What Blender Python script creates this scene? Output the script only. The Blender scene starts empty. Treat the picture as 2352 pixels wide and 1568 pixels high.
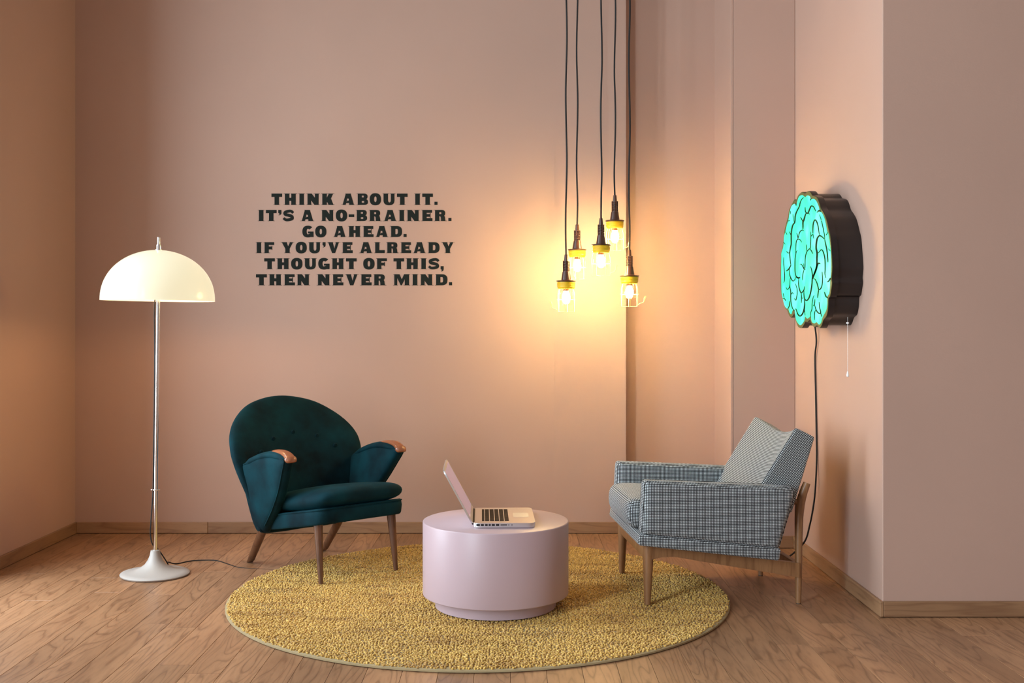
import bpy, bmesh, math, random
from mathutils import Vector, Matrix
from math import sin, cos, pi, radians, sqrt, atan2
random.seed(7)
SC = bpy.context.scene
COL = SC.collection
F, CX, HY, HC = 2500.0, 1176.0, 745.0, 1.175

# ------------------------------------------------------------------ camera
cd = bpy.data.cameras.new('camera'); cam = bpy.data.objects.new('camera', cd); COL.objects.link(cam)
cd.sensor_fit = 'HORIZONTAL'; cd.sensor_width = 36.0; cd.lens = 36.0 * F / 2352.0
cd.shift_y = -(784 - HY) / 2352.0
cam.location = (0, 0, HC); cam.rotation_euler = (pi / 2, 0, 0)
cd.clip_start = 0.05; cd.clip_end = 100
SC.camera = cam
SC.view_settings.view_transform = 'Standard'; SC.view_settings.look = 'None'
SC.view_settings.gamma = 1.0; SC.view_settings.use_curve_mapping = False
SC.view_settings.exposure = 0.20

# ------------------------------------------------------------------ world and daylight
W = bpy.data.worlds.new('sky'); SC.world = W; W.use_nodes = True
bg = W.node_tree.nodes['Background']; bg.inputs[0].default_value = (0.62, 0.78, 1.0, 1); bg.inputs[1].default_value = 0.25

def area(name, loc, rot, sx, sy, power, color):
    l = bpy.data.lights.new(name, 'AREA'); l.shape = 'RECTANGLE'; l.size = sx; l.size_y = sy
    l.energy = power; l.color = color
    o = bpy.data.objects.new(name, l); COL.objects.link(o); o.location = loc; o.rotation_euler = rot
    return o
# daylight in the left wall's window openings; added frontal fill behind the camera
area('daylight_window_near_corner', (-2.80, 4.36, 1.75), (0, -pi / 2, 0), 3.3, 1.08, 130, (0.74, 0.89, 1.0))
area('daylight_window_wide', (-2.80, .60, 1.75), (0, -pi / 2, 0), 3.3, 1.6, 420, (0.74, 0.89, 1.0))
area('added_rear_fill', (-0.6, -2.6, 1.7), (pi / 2, 0, 0), 3.2, 2.2, 4, (0.84, 0.92, 1.0))

# ------------------------------------------------------------------ materials
def newmat(name, color=(.8, .8, .8), rough=.5, metal=0.0, **kw):
    m = bpy.data.materials.new(name); m.use_nodes = True
    b = m.node_tree.nodes['Principled BSDF']
    b.inputs['Base Color'].default_value = (*color, 1); b.inputs['Roughness'].default_value = rough
    b.inputs['Metallic'].default_value = metal
    for k, v in kw.items(): b.inputs[k.replace('_', ' ')].default_value = v
    return m
def nd(m, t, **inp):
    n = m.node_tree.nodes.new(t)
    for k, v in inp.items():
        try: n.inputs[k].default_value = v
        except Exception: pass
    return n
def lk(m, a, b): m.node_tree.links.new(a, b)
def bsdf(m): return m.node_tree.nodes['Principled BSDF']
def ramp(m, fac, stops):
    r = nd(m, 'ShaderNodeValToRGB'); els = r.color_ramp.elements
    while len(els) < len(stops): els.new(0.5)
    for e, (p, c) in zip(els, stops): e.position = p; e.color = (*c, 1)
    lk(m, fac, r.inputs[0]); return r.outputs[0]
def mathn(m, op, a, b=None, c=None):
    n = nd(m, 'ShaderNodeMath'); n.operation = op
    for i, v in enumerate((a, b, c)):
        if v is None: continue
        if isinstance(v, (int, float)): n.inputs[i].default_value = v
        else: lk(m, v, n.inputs[i])
    return n.outputs[0]
def bump(m, h, strength, dist, prev=None):
    b = nd(m, 'ShaderNodeBump'); b.inputs['Strength'].default_value = strength; b.inputs['Distance'].default_value = dist
    lk(m, h, b.inputs['Height'])
    lk(m, b.outputs[0], bsdf(m).inputs['Normal']); return b
def mixc(m, fac, a, b, mode='MIX'):
    n = nd(m, 'ShaderNodeMix'); n.data_type = 'RGBA'; n.blend_type = mode
    if isinstance(fac, (int, float)): n.inputs[0].default_value = fac
    else: lk(m, fac, n.inputs[0])
    for i, v in ((6, a), (7, b)):
        if isinstance(v, tuple): n.inputs[i].default_value = (*v, 1)
        else: lk(m, v, n.inputs[i])
    return n.outputs[2]

def paint(name, col, rough=.62):
    m = newmat(name, col, rough)
    tc = nd(m, 'ShaderNodeTexCoord')
    n = nd(m, 'ShaderNodeTexNoise', Scale=160.0, Detail=3.0); lk(m, tc.outputs['Object'], n.inputs['Vector'])
    bump(m, n.outputs[0], .12, .002)
    n2 = nd(m, 'ShaderNodeTexNoise', Scale=1.3, Detail=2.0); lk(m, tc.outputs['Object'], n2.inputs['Vector'])
    c = ramp(m, n2.outputs[0], [(.3, tuple(x * .97 for x in col)), (.7, tuple(min(1, x * 1.03) for x in col))])
    lk(m, c, bsdf(m).inputs['Base Color'])
    return m
M_WALL = paint('pink_wall_paint', (.485, .311, .240))
M_CEIL = paint('ceiling_paint', (.42, .38, .33))

def wood(name, light, dark, along='Y', rings=13.0, sx=5.5, sl=.75, rough=.42, spread=.25, offs=True, fine=.5):
    """oak or walnut: contour lines of stretched noise give the cathedral grain; along = grain direction"""
    m = newmat(name, light, rough)
    tc = nd(m, 'ShaderNodeTexCoord'); oi = nd(m, 'ShaderNodeObjectInfo')
    mp = nd(m, 'ShaderNodeMapping')
    s = {'X': (sl, sx, sx), 'Y': (sx, sl, sx), 'Z': (sx, sx, sl)}[along]
    mp.inputs['Scale'].default_value = s
    lk(m, tc.outputs['Object'], mp.inputs['Vector'])
    add = nd(m, 'ShaderNodeVectorMath'); add.operation = 'ADD'
    cmb = nd(m, 'ShaderNodeCombineXYZ')
    r1 = mathn(m, 'MULTIPLY', oi.outputs['Random'], 37.0); r2 = mathn(m, 'MULTIPLY', oi.outputs['Random'], 91.0)
    lk(m, r1, cmb.inputs[0]); lk(m, r2, cmb.inputs[1]); lk(m, mathn(m, 'MULTIPLY', r1, 1.7), cmb.inputs[2])
    lk(m, mp.outputs[0], add.inputs[0]); lk(m, cmb.outputs[0], add.inputs[1])
    n1 = nd(m, 'ShaderNodeTexNoise', Scale=1.0, Detail=2.2, Roughness=.42, Distortion=.25); lk(m, add.outputs[0], n1.inputs['Vector'])
    fr = mathn(m, 'FRACT', mathn(m, 'MULTIPLY', n1.outputs[0], rings))
    # sharp late-wood line on one side, soft fade on the other
    line = ramp(m, fr, [(0.0, (1, 1, 1)), (.10, (.25, .25, .25)), (.45, (0, 0, 0)), (.82, (.10, .10, .10)), (1.0, (1, 1, 1))])
    n2 = nd(m, 'ShaderNodeTexNoise', Scale=9.0, Detail=4.0, Roughness=.6); lk(m, add.outputs[0], n2.inputs['Vector'])
    n3 = nd(m, 'ShaderNodeTexNoise', Scale=.7, Detail=1.0); lk(m, add.outputs[0], n3.inputs['Vector'])
    mid = tuple(a * .6 + b * .4 for a, b in zip(light, dark))
    base = mixc(m, ramp(m, n3.outputs[0], [(.3, (0, 0, 0)), (.7, (1, 1, 1))]), light, mid)
    base = mixc(m, mathn(m, 'MULTIPLY', line, .68), base, dark)
    base = mixc(m, mathn(m, 'MULTIPLY', ramp(m, n2.outputs[0], [(.48, (0, 0, 0)), (.75, (1, 1, 1))]), fine), base, dark)
    hv = nd(m, 'ShaderNodeHueSaturation'); lk(m, base, hv.inputs['Color'])
    lk(m, mathn(m, 'ADD', mathn(m, 'MULTIPLY', oi.outputs['Random'], spread), 1 - spread / 2), hv.inputs['Value'])
    lk(m, hv.outputs[0], bsdf(m).inputs['Base Color'])
    bump(m, n2.outputs[0], .08, .001)
    return m
M_OAK = wood('oak_floor', (.44, .235, .120), (.15, .066, .030), 'Y', rings=15, sx=8.5, sl=.95, rough=.38, spread=.32)
M_OAKB = wood('oak_baseboard', (.36, .20, .10), (.20, .095, .045), 'X', rings=6, sx=12, sl=1.2, rough=.5, spread=.22, fine=.35)
M_OAKBY = wood('oak_baseboard_side', (.36, .20, .10), (.20, .095, .045), 'Y', rings=6, sx=12, sl=1.2, rough=.5, spread=.22, fine=.35)
M_TEAK = wood('teak_frame', (.33, .165, .070), (.15, .062, .024), 'Z', rings=4, sx=18, sl=2, rough=.38, spread=.08)
M_WALNUT = wood('walnut_leg', (.17, .072, .034), (.055, .022, .011), 'Z', rings=4, sx=20, sl=2.2, rough=.35, spread=.15)
M_PAW = wood('teak_paw', (.36, .125, .055), (.20, .06, .025), 'Y', rings=3, sx=16, sl=3, rough=.25, spread=.05, fine=.25)

M_GAP = newmat('dark_joint', (.05, .03, .02), .9)
M_TABLE = newmat('lilac_lacquer', (.50, .365, .39), .42, Coat_Weight=.12, Coat_Roughness=.25)
M_CHROME = newmat('chrome', (.78, .78, .77), .12, 1.0)
M_LAMPBASE = newmat('white_enamel', (.44, .40, .365), .5)
M_BLACKCABLE = newmat('black_cable', (.008, .007, .007), .7)
M_ALU = newmat('aluminium', (.80, .80, .81), .32, 1.0)
M_KEY = newmat('black_keys', (.018, .010, .008), .6, Specular_IOR_Level=.2)
M_PORT = newmat('port_black', (.008, .008, .01), .4)
M_GLASSSCREEN = newmat('screen_glass', (.05, .045, .05), .06, Emission_Strength=.42)
M_GLASSSCREEN.node_tree.nodes['Principled BSDF'].inputs['Emission Color'].default_value = (.52, .34, .42, 1)
M_VINYL = newmat('dark_vinyl', (.012, .016, .014), .85, Specular_IOR_Level=.2)
M_BAKELITE = newmat('brown_bakelite', (.075, .026, .014), .34)
M_YELLOW = newmat('yellow_plastic', (.82, .50, .015), .4)
M_WIRE = newmat('cream_yellow_wire', (.80, .68, .22), .4)
M_SIGNBODY = newmat('dark_sign_metal', (.010, .006, .006), .36, 0.0)
M_SIGNEDGE = newmat('olive_sign_border', (.085, .095, .026), .45)
M_SIGNLINE = newmat('sign_line_print', (.010, .022, .008), .9, Specular_IOR_Level=.1)
M_RUBBER = newmat('glide', (.05, .045, .04), .6)
M_WHITEPL = newmat('white_plastic', (.8, .8, .8), .4)
M_FRAMEW = newmat('window_frame_paint', (.55, .5, .45), .5)
M_BACKING = newmat('rug_backing', (.36, .27, .14), .8)

def emit(name, col, strength, base=(0, 0, 0)):
    m = newmat(name, base, .35)
    b = bsdf(m); b.inputs['Emission Color'].default_value = (*col, 1); b.inputs['Emission Strength'].default_value = strength
    return m
M_BULB = emit('lit_bulb', (1.0, .70, .29), 330.0)
M_LAMPBULB = emit('lit_lamp_bulb', (1.0, .60, .26), 85.0)
M_SHADE = emit('lit_opal_acrylic', (1.0, .90, .60), .64, (.34, .32, .27)); bsdf(M_SHADE).inputs['Roughness'].default_value = .16
# sign face: backlit acrylic, airbrushed lighter and deeper turquoise
M_SIGN = emit('backlit_turquoise_acrylic', (0, .9, .7), 1.0, (.0, .04, .035))
_tc = nd(M_SIGN, 'ShaderNodeTexCoord'); _n = nd(M_SIGN, 'ShaderNodeTexNoise', Scale=9.0, Detail=1.0); lk(M_SIGN, _tc.outputs['Object'], _n.inputs['Vector'])
_mp = ramp(M_SIGN, _n.outputs[0], [(.36, (.0, .95, .46)), (.5, (.0, 1.0, .56)), (.64, (.09, 1.08, .68))])
lk(M_SIGN, _mp, bsdf(M_SIGN).inputs['Emission Color']); bsdf(M_SIGN).inputs['Emission Strength'].default_value = 1.22

# thin clear glass of the lamp jars
M_JAR = bpy.data.materials.new('clear_jar_glass'); M_JAR.use_nodes = True
_nt = M_JAR.node_tree; _nt.nodes.remove(_nt.nodes['Principled BSDF'])
_t = _nt.nodes.new('ShaderNodeBsdfTransparent'); _t.inputs[0].default_value = (1, .99, .95, 1)
_g = _nt.nodes.new('ShaderNodeBsdfGlossy'); _g.inputs['Roughness'].default_value = .05
_w = _nt.nodes.new('ShaderNodeLayerWeight'); _p = _nt.nodes.new('ShaderNodeMath'); _p.operation = 'POWER'; _p.inputs[1].default_value = 5.0
_nt.links.new(_w.outputs['Facing'], _p.inputs[0]); _f = _nt.nodes.new('ShaderNodeMath'); _f.operation = 'MULTIPLY_ADD'; _f.inputs[1].default_value = .22; _f.inputs[2].default_value = .02
_nt.links.new(_p.outputs[0], _f.inputs[0])
_x = _nt.nodes.new('ShaderNodeMixShader')
_nt.links.new(_f.outputs[0], _x.inputs[0]); _nt.links.new(_t.outputs[0], _x.inputs[1]); _nt.links.new(_g.outputs[0], _x.inputs[2])
_nt.links.new(_x.outputs[0], _nt.nodes['Material Output'].inputs['Surface'])

# velvet
M_VELVET = newmat('teal_velvet', (.002, .040, .055), .8, Sheen_Weight=.09, Sheen_Roughness=.28, Specular_IOR_Level=.15)
bsdf(M_VELVET).inputs['Sheen Tint'].default_value = (.03, .50, .62, 1)
_tc = nd(M_VELVET, 'ShaderNodeTexCoord'); _n = nd(M_VELVET, 'ShaderNodeTexNoise', Scale=7.0, Detail=3.0, Roughness=.55); lk(M_VELVET, _tc.outputs['Object'], _n.inputs['Vector'])
lk(M_VELVET, ramp(M_VELVET, _n.outputs[0], [(.32, (.0005, .010, .015)), (.68, (.001, .034, .046))]), bsdf(M_VELVET).inputs['Base Color'])
_n = nd(M_VELVET, 'ShaderNodeTexNoise', Scale=600.0, Detail=1.0); lk(M_VELVET, _tc.outputs['Object'], _n.inputs['Vector'])
bump(M_VELVET, _n.outputs[0], .5, .002)

# small houndstooth check woven in black and white, 6.2 mm repeat, uv in metres
M_TWEED = newmat('black_white_check_wool', (.5, .5, .5), .85, Sheen_Weight=.15)
_uv = nd(M_TWEED, 'ShaderNodeUVMap'); _s = nd(M_TWEED, 'ShaderNodeSeparateXYZ'); lk(M_TWEED, _uv.outputs[0], _s.inputs[0])
_P = 2 * pi / .0064
_cx = mathn(M_TWEED, 'COSINE', mathn(M_TWEED, 'MULTIPLY', _s.outputs[0], _P)); _cy = mathn(M_TWEED, 'COSINE', mathn(M_TWEED, 'MULTIPLY', _s.outputs[1], _P))
_dg = mathn(M_TWEED, 'SINE', mathn(M_TWEED, 'MULTIPLY', mathn(M_TWEED, 'ADD', _s.outputs[0], _s.outputs[1]), _P))
_v = mathn(M_TWEED, 'ADD', mathn(M_TWEED, 'ADD', _cx, _cy), mathn(M_TWEED, 'MULTIPLY', _dg, .45))
lk(M_TWEED, ramp(M_TWEED, mathn(M_TWEED, 'MULTIPLY_ADD', _v, .25, .5), [(.585, (.008, .009, .011)), (.685, (.70, .74, .75))]), bsdf(M_TWEED).inputs['Base Color'])
bump(M_TWEED, _v, .25, .0006)

# rug pile
M_PILE = newmat('mustard_pile', (.55, .40, .08), .9, Sheen_Weight=.3)
_tc = nd(M_PILE, 'ShaderNodeTexCoord')
_n = nd(M_PILE, 'ShaderNodeTexNoise', Scale=150.0, Detail=1.0); lk(M_PILE, _tc.outputs['Object'], _n.inputs['Vector'])
_m2 = nd(M_PILE, 'ShaderNodeMapping'); _m2.inputs['Scale'].default_value = (1.2, 4.5, 1); _m2.inputs['Rotation'].default_value = (0, 0, -.25); lk(M_PILE, _tc.outputs['Object'], _m2.inputs[0])
_n2 = nd(M_PILE, 'ShaderNodeTexNoise', Scale=2.6, Detail=4.0, Roughness=.6); lk(M_PILE, _m2.outputs[0], _n2.inputs['Vector'])
_c1 = ramp(M_PILE, _n.outputs[0], [(.3, (.38, .195, .032)), (.5, (.60, .345, .062)), (.72, (.86, .58, .15))])
_c2 = ramp(M_PILE, _n2.outputs[0], [(.35, (.70, .62, .50)), (.5, (1, 1, 1))])
lk(M_PILE, mixc(M_PILE, 1.0, _c1, _c2, 'MULTIPLY'), bsdf(M_PILE).inputs['Base Color'])

# ------------------------------------------------------------------ mesh helpers
def link(o, parent=None):
    COL.objects.link(o)
    if parent is not None: o.parent = parent
    return o
def finish(name, bm, mat, parent=None, smooth=True, ang=40, recalc=True):
    if recalc: bmesh.ops.recalc_face_normals(bm, faces=bm.faces)
    me = bpy.data.meshes.new(name); bm.to_mesh(me); bm.free()
    if mat: me.materials.append(mat)
    if smooth:
        me.shade_smooth()
        try: me.set_sharp_from_angle(angle=radians(ang))
        except Exception: pass
    return link(bpy.data.objects.new(name, me), parent)
def thing(name, label, cat, loc=(0, 0, 0), rotz=0, group=None):
    o = bpy.data.objects.new(name, None); o.empty_display_size = .1; COL.objects.link(o)
    o.location = loc; o.rotation_euler = (0, 0, rotz); o['label'] = label; o['category'] = cat
    if group: o['group'] = group
    return o
def box(bm, a, b, bev=0.0, seg=2):
    """axis-aligned box from corner a to corner b"""
    x0, y0, z0 = a; x1, y1, z1 = b
    return hexa(bm, [(x0, y0, z0), (x1, y0, z0), (x1, y1, z0), (x0, y1, z0), (x0, y0, z1), (x1, y0, z1), (x1, y1, z1), (x0, y1, z1)], bev, seg)
def hexa(bm, c, bev=0.0, seg=2):
    v = [bm.verts.new(p) for p in c]
    fs = [bm.faces.new([v[i] for i in q]) for q in ((3, 2, 1, 0), (4, 5, 6, 7), (0, 1, 5, 4), (1, 2, 6, 5), (2, 3, 7, 6), (3, 0, 4, 7))]
    if bev > 0:
        es = set(e for f in fs for e in f.edges)
        bmesh.ops.bevel(bm, geom=list(es), offset=bev, segments=seg, profile=.5, affect='EDGES')
    return v
def lathe(bm, prof, n=48, c=(0, 0, 0), cap=True):
    rings = []
    for r, z in prof:
        if r < 1e-6: rings.append([bm.verts.new((c[0], c[1], c[2] + z))])
        else: rings.append([bm.verts.new((c[0] + r * cos(2 * pi * i / n), c[1] + r * sin(2 * pi * i / n), c[2] + z)) for i in range(n)])
    for a, b in zip(rings, rings[1:]):
        for i in range(n):
            j = (i + 1) % n
            if len(a) == 1 and len(b) == 1: continue
            if len(a) == 1: bm.faces.new((a[0], b[i], b[j]))
            elif len(b) == 1: bm.faces.new((a[i], a[j], b[0]))
            else: bm.faces.new((a[i], a[j], b[j], b[i]))
    if cap:
        if len(rings[0]) > 1: bm.faces.new(rings[0][::-1])
        if len(rings[-1]) > 1: bm.faces.new(rings[-1])
def spline(pts, n=8, closed=False):
    P = [Vector(p) for p in pts]; out = []; k = len(P)
    rng = range(k) if closed else range(k - 1)
    for i in rng:
        if closed: p0, p1, p2, p3 = P[(i - 1) % k], P[i], P[(i + 1) % k], P[(i + 2) % k]
        else: p0, p1, p2, p3 = P[max(i - 1, 0)], P[i], P[i + 1], P[min(i + 2, k - 1)]
        for j in range(n):
            t = j / n
            out.append(.5 * ((2 * p1) + (p2 - p0) * t + (2 * p0 - 5 * p1 + 4 * p2 - p3) * t * t + (3 * p1 - p0 - 3 * p2 + p3) * t ** 3))
    if not closed: out.append(P[-1])
    return out
def tube(bm, pts, r, n=8, closed=False, flat=None):
    """round tube along points; r a number or one radius per point; flat = (sx, sy) squashes the section"""
    P = [Vector(p) for p in pts]; k = len(P)
    R = r if isinstance(r, (list, tuple)) else [r] * k
    T = []
    for i in range(k):
        a = P[i - 1] if (i > 0 or closed) else P[i]; b = P[(i + 1) % k] if (i < k - 1 or closed) else P[i]
        T.append((b - a).normalized())
    up = Vector((0, 0, 1)) if abs(T[0].z) < .9 else Vector((1, 0, 0))
    N = (up - T[0] * up.dot(T[0])).normalized(); rings = []
    for i in range(k):
        N = (N - T[i] * N.dot(T[i])).normalized(); B = T[i].cross(N)
        fx, fy = flat if flat else (1, 1)
        rings.append([bm.verts.new(P[i] + (N * cos(2 * pi * j / n) * fx + B * sin(2 * pi * j / n) * fy) * R[i]) for j in range(n)])
    for i in range(k if closed else k - 1):
        a, b = rings[i], rings[(i + 1) % k]
        for j in range(n): bm.faces.new((a[j], a[(j + 1) % n], b[(j + 1) % n], b[j]))
    if not closed: bm.faces.new(rings[0][::-1]); bm.faces.new(rings[-1])
def prism(bm, poly, f0, f1):
    """polygon (list of 2-tuples) extruded between mapping f0 and mapping f1"""
    a = [bm.verts.new(f0(p)) for p in poly]; b = [bm.verts.new(f1(p)) for p in poly]
    k = len(poly)
    bm.faces.new(a[::-1]); bm.faces.new(b)
    for i in range(k): bm.faces.new((a[i], a[(i + 1) % k], b[(i + 1) % k], b[i]))
def shell(bm, outline, center, th, fmap, rings=9, p=5.0, crown=0.0):
    """closed padded slab: rings of a star-shaped outline, full thickness inside, rounded at the rim.
    fmap(a, b, off) -> 3-D; off runs -th/2..th/2; crown adds extra middle thickness"""
    O = [Vector(q) for q in outline]; C = Vector(center); k = len(O)
    rs = [sin(pi / 2 * (i / rings)) for i in range(1, rings + 1)]
    rs = [1 - (1 - r) for r in rs]
    def off(r): return th / 2 * max(0.0, 1 - r ** p) ** .5 + crown * (1 - r * r)
    top, bot = [], []
    for s, L in ((1, top), (-1, bot)):
        cv = bm.verts.new(fmap(C.x, C.y, s * off(0)))
        L.append([cv])
        for r in rs[:-1]:
            L.append([bm.verts.new(fmap(*(C + (q - C) * r), s * off(r))) for q in O])
    rim = [bm.verts.new(fmap(q.x, q.y, 0)) for q in O]
    for L in (top, bot):
        L.append(rim)
        for a, b in zip(L, L[1:]):
            for i in range(k):
                j = (i + 1) % k
                if len(a) == 1: bm.faces.new((a[0], b[i], b[j]))
                else: bm.faces.new((a[i], b[i], b[j], a[j]))
def superell(a, b, e=3.0, n=64, c=(0, 0)):
    out = []
    for i in range(n):
        t = 2 * pi * i / n; ct, st = cos(t), sin(t)
        out.append((c[0] + a * abs(ct) ** (2 / e) * (1 if ct >= 0 else -1), c[1] + b * abs(st) ** (2 / e) * (1 if st >= 0 else -1)))
    return out
def boxuv(o, rot=None):
    """box-projected uv in metres, optionally about rotated axes"""
    me = o.data; uv = me.uv_layers.new(name='UVMap'); R = rot if rot else Matrix.Identity(3)
    for poly in me.polygons:
        n = R @ poly.normal; ax = max(range(3), key=lambda i: abs(n[i]))
        for li in poly.loop_indices:
            p = R @ me.vertices[me.loops[li].vertex_index].co
            uv.data[li].uv = {0: (p.y, p.z), 1: (p.x, p.z), 2: (p.x, p.y)}[ax]
def at(x, y, D):
    """the world point at distance D whose measured photo position was (x, y)"""
    return Vector(((x - CX) / F * D, D, HC - (y - HY) / F * D))

# ------------------------------------------------------------------ the room
ZC = 4.2
XL, YB, YR, XA, YP, XB, XS, YF = -2.46, 6.13, 6.245, .642, 5.726, 1.163, 1.49, 4.378
def struct(name, bm, m, smooth=False):
    o = finish(name, bm, m, None, smooth); o['kind'] = 'structure'; return o
bm = bmesh.new(); box(bm, (XL - .15, YB, 0), (XA, YB + .35, ZC)); struct('wall_back', bm, M_WALL)
bm = bmesh.new(); box(bm, (XA, YR, 0), (XB, YR + .235, ZC)); struct('wall_back_recess', bm, M_WALL)
bm = bmesh.new(); box(bm, (XB, YP, 0), (XS, YP + .754, ZC), .004, 2); struct('wall_back_pier', bm, M_WALL)
bm = bmesh.new(); box(bm, (XS, YF, 0), (4.9, YP + .754, ZC), .004, 2); struct('wall_right', bm, M_WALL)
# left wall: solid stretch, then parapet, lintel and end round the window opening
WT, WZ0, WZ1 = .30, .12, 3.45
WIN = [(-.20, 1.40), (3.82, 4.90)]
bm = bmesh.new()
for y0, y1 in ((-2.75, -.20), (1.40, 3.82), (4.90, YB)): box(bm, (XL - WT, y0, 0), (XL, y1, ZC))
for y0, y1 in WIN: box(bm, (XL - WT, y0, 0), (XL, y1, WZ0)); box(bm, (XL - WT, y0, WZ1), (XL, y1, ZC))
struct('wall_left', bm, M_WALL)
for wi, (y0, y1) in enumerate(WIN):
    bm = bmesh.new()
    for y in ((y0, (y0 + y1) / 2 - .03, y1 - .06) if wi == 0 else (y0, y1 - .06)): box(bm, (XL - .26, y, WZ0), (XL - .19, y + .06, WZ1))
    box(bm, (XL - .26, y0, WZ0), (XL - .19, y1, WZ0 + .06)); box(bm, (XL - .26, y0, WZ1 - .06), (XL - .19, y1, WZ1))
    struct('window_%d' % (wi + 1), bm, M_FRAMEW)
bm = bmesh.new()
box(bm, (XL - .15, -2.75, 0), (-2.3, -2.6, ZC)); box(bm, (1.1, -2.75, 0), (4.9, -2.6, ZC)); box(bm, (-2.3, -2.75, 0), (1.1, -2.6, .5)); box(bm, (-2.3, -2.75, 2.9), (1.1, -2.6, ZC))
struct('wall_rear', bm, M_WALL)
bm = bmesh.new()
for x in (-2.3, -1.2, -.1, 1.05): box(bm, (x, -2.72, .5), (x + .05, -2.65, 2.9))
box(bm, (-2.3, -2.72, .5), (1.1, -2.65, .55)); box(bm, (-2.3, -2.72, 2.85), (1.1, -2.65, 2.9))
struct('window_3', bm, M_FRAMEW)  # unseen opening and frame, added for the rear fill lamp
bm = bmesh.new(); box(bm, (4.75, -2.6, 0), (4.9, YF, ZC)); struct('wall_far_right', bm, M_WALL)
bm = bmesh.new(); box(bm, (XL - .15, -2.75, ZC), (4.9, 6.6, ZC + .1)); struct('ceiling', bm, M_CEIL)

# floor: dark joint layer with oak planks laid towards the window, joints recessed
bm = bmesh.new(); box(bm, (XL - .15, -2.75, -.08), (4.9, 6.5, -.003)); floor = struct('floor', bm, M_GAP)
PW = .122
def plank_mesh(x0, y0, x1, y1, bm=None):
    g = .0005; own = bm is None
    if own: bm = bmesh.new()
    cx, cy = ((x0 + x1) / 2, (y0 + y1) / 2) if own else (0, 0)
    box(bm, (x0 + g - cx, y0 + g - cy, -.0035), (x1 - g - cx, y1 - g - cy, 0), .0009, 1)
    return bm, cx, cy
rest = bmesh.new()
seams = [1.215 + PW * i for i in range(-31, 31)]
for x0 in seams:
    x1 = x0 + PW
    if x1 < XL - .05 or x0 > 4.8: continue
    ymax = YR if (x1 > XA and x0 < XB) else (YB if x1 <= XA else (YP if x0 < XS else YF))
    y = 1.6 - random.random() * 1.1
    lo = max(x0, XL - .01)
    while y < ymax:
        L = random.choice((.9, 1.2, 1.2, 1.5, .75)); y1 = min(y + L, ymax + .01)
        if y1 - y < .06: break
        if x0 < 2.6:
            pb, cx, cy = plank_mesh(lo, y, x1, y1)
            o = finish('plank', pb, M_OAK, floor, smooth=False); o.location = (cx, cy, 0)
        else: plank_mesh(lo, y, x1, y1, rest)
        y = y1
    y = -2.7
    while y < 1.6:
        y1 = min(y + random.choice((1.2, 1.5)), 1.6)
        plank_mesh(lo, y, x1, y1, rest) if y1 < 1.0 else None
        y = y1 if y1 < 1.0 else 9
o = finish('planks_beyond', rest, M_OAK, floor, smooth=False); o['kind'] = 'stuff'

# baseboards of oak boards, 64 mm high, with a rounded upper edge
BH, BT = .064, .014
def board_x(x0, x1, y, parent, mat=M_OAKB):
    b = bmesh.new(); c = (x0 + x1) / 2; box(b, (x0 - c, -BT, .0025), (x1 - c, 0, BH), .0025, 2)
    o = finish('board', b, mat, parent, smooth=False); o.location = (c, y, 0); return o
def board_y(y0, y1, x, s, parent):
    b = bmesh.new(); c = (y0 + y1) / 2; box(b, (min(0, s * BT), y0 - c, .0025), (max(0, s * BT), y1 - c, BH), .0025, 2)
    o = finish('board', b, M_OAKBY, parent, smooth=False); o.location = (x, c, 0); return o
def skirt(name):
    o = bpy.data.objects.new(name, None); COL.objects.link(o); o['kind'] = 'structure'; return o
s = skirt('baseboard_back'); xj = (478.5 - CX) / F * YB
board_x(XL + BT, xj - .0006, YB, s); board_x(xj + .0006, xj + 1.9, YB, s); board_x(xj + 1.9012, XA, YB, s)
board_x(XA, XB - BT, YR, s); board_x(XB - BT, XS - BT, YP, s)
s = skirt('baseboard_left'); board_y(4.6, YB - .0, XL, 1, s); board_y(2.2, 4.5988, XL, 1, s); board_y(-.2, 2.1988, XL, 1, s)
s = skirt('baseboard_right'); board_y(YF - BT, YP, XS, -1, s); board_x(XS - BT + .0145, 4.0, YF, s)
board_y(YP, YR, XB, -1, s)
# thin corner bead strip on the recess corner
bm = bmesh.new(); box(bm, (XB - .012, YP - .0015, BH), (XB - .001, YP + .004, ZC), .0006, 1); struct('trim_1', bm, M_WALL)

# ------------------------------------------------------------------ wall lettering
GL = {}
def ell(cx, cy, rx, ry, a0, a1, n=20, e=2.35):
    out = []
    for i in range(n + 1):
        t = radians(a0 + (a1 - a0) * i / n); ct, st = cos(t), sin(t)
        out.append((cx + rx * abs(ct) ** (2 / e) * (1 if ct >= 0 else -1), cy + ry * abs(st) ** (2 / e) * (1 if st >= 0 else -1)))
    return out
def band(outer, inner): return [[outer[i], outer[i + 1], inner[i + 1], inner[i]] for i in range(len(outer) - 1)]
def R_(x0, y0, x1, y1): return [[(x0, y0), (x1, y0), (x1, y1), (x0, y1)]]
SF = .028
def serif(x0, x1, top): return R_(x0, 1 - SF, x1, 1) if top else R_(x0, 0, x1, SF)
def stroke(pts, w):
    P = spline([(x, y, 0) for x, y in pts], 8); L, Rr = [], []
    for i, p in enumerate(P):
        t = (P[min(i + 1, len(P) - 1)] - P[max(i - 1, 0)]).normalized(); n = Vector((-t.y, t.x, 0))
        ww = w(i / (len(P) - 1)) / 2 if callable(w) else w / 2
        L.append(tuple((p + n * ww)[:2])); Rr.append(tuple((p - n * ww)[:2]))
    return band(L, Rr)
GL['I'] = (.58, R_(.09, 0, .49, 1) + serif(0, .58, 1) + serif(0, .58, 0))
GL['T'] = (.96, R_(0, .71, .96, 1) + R_(.28, 0, .68, .71) + serif(.17, .79, 0))
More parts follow.
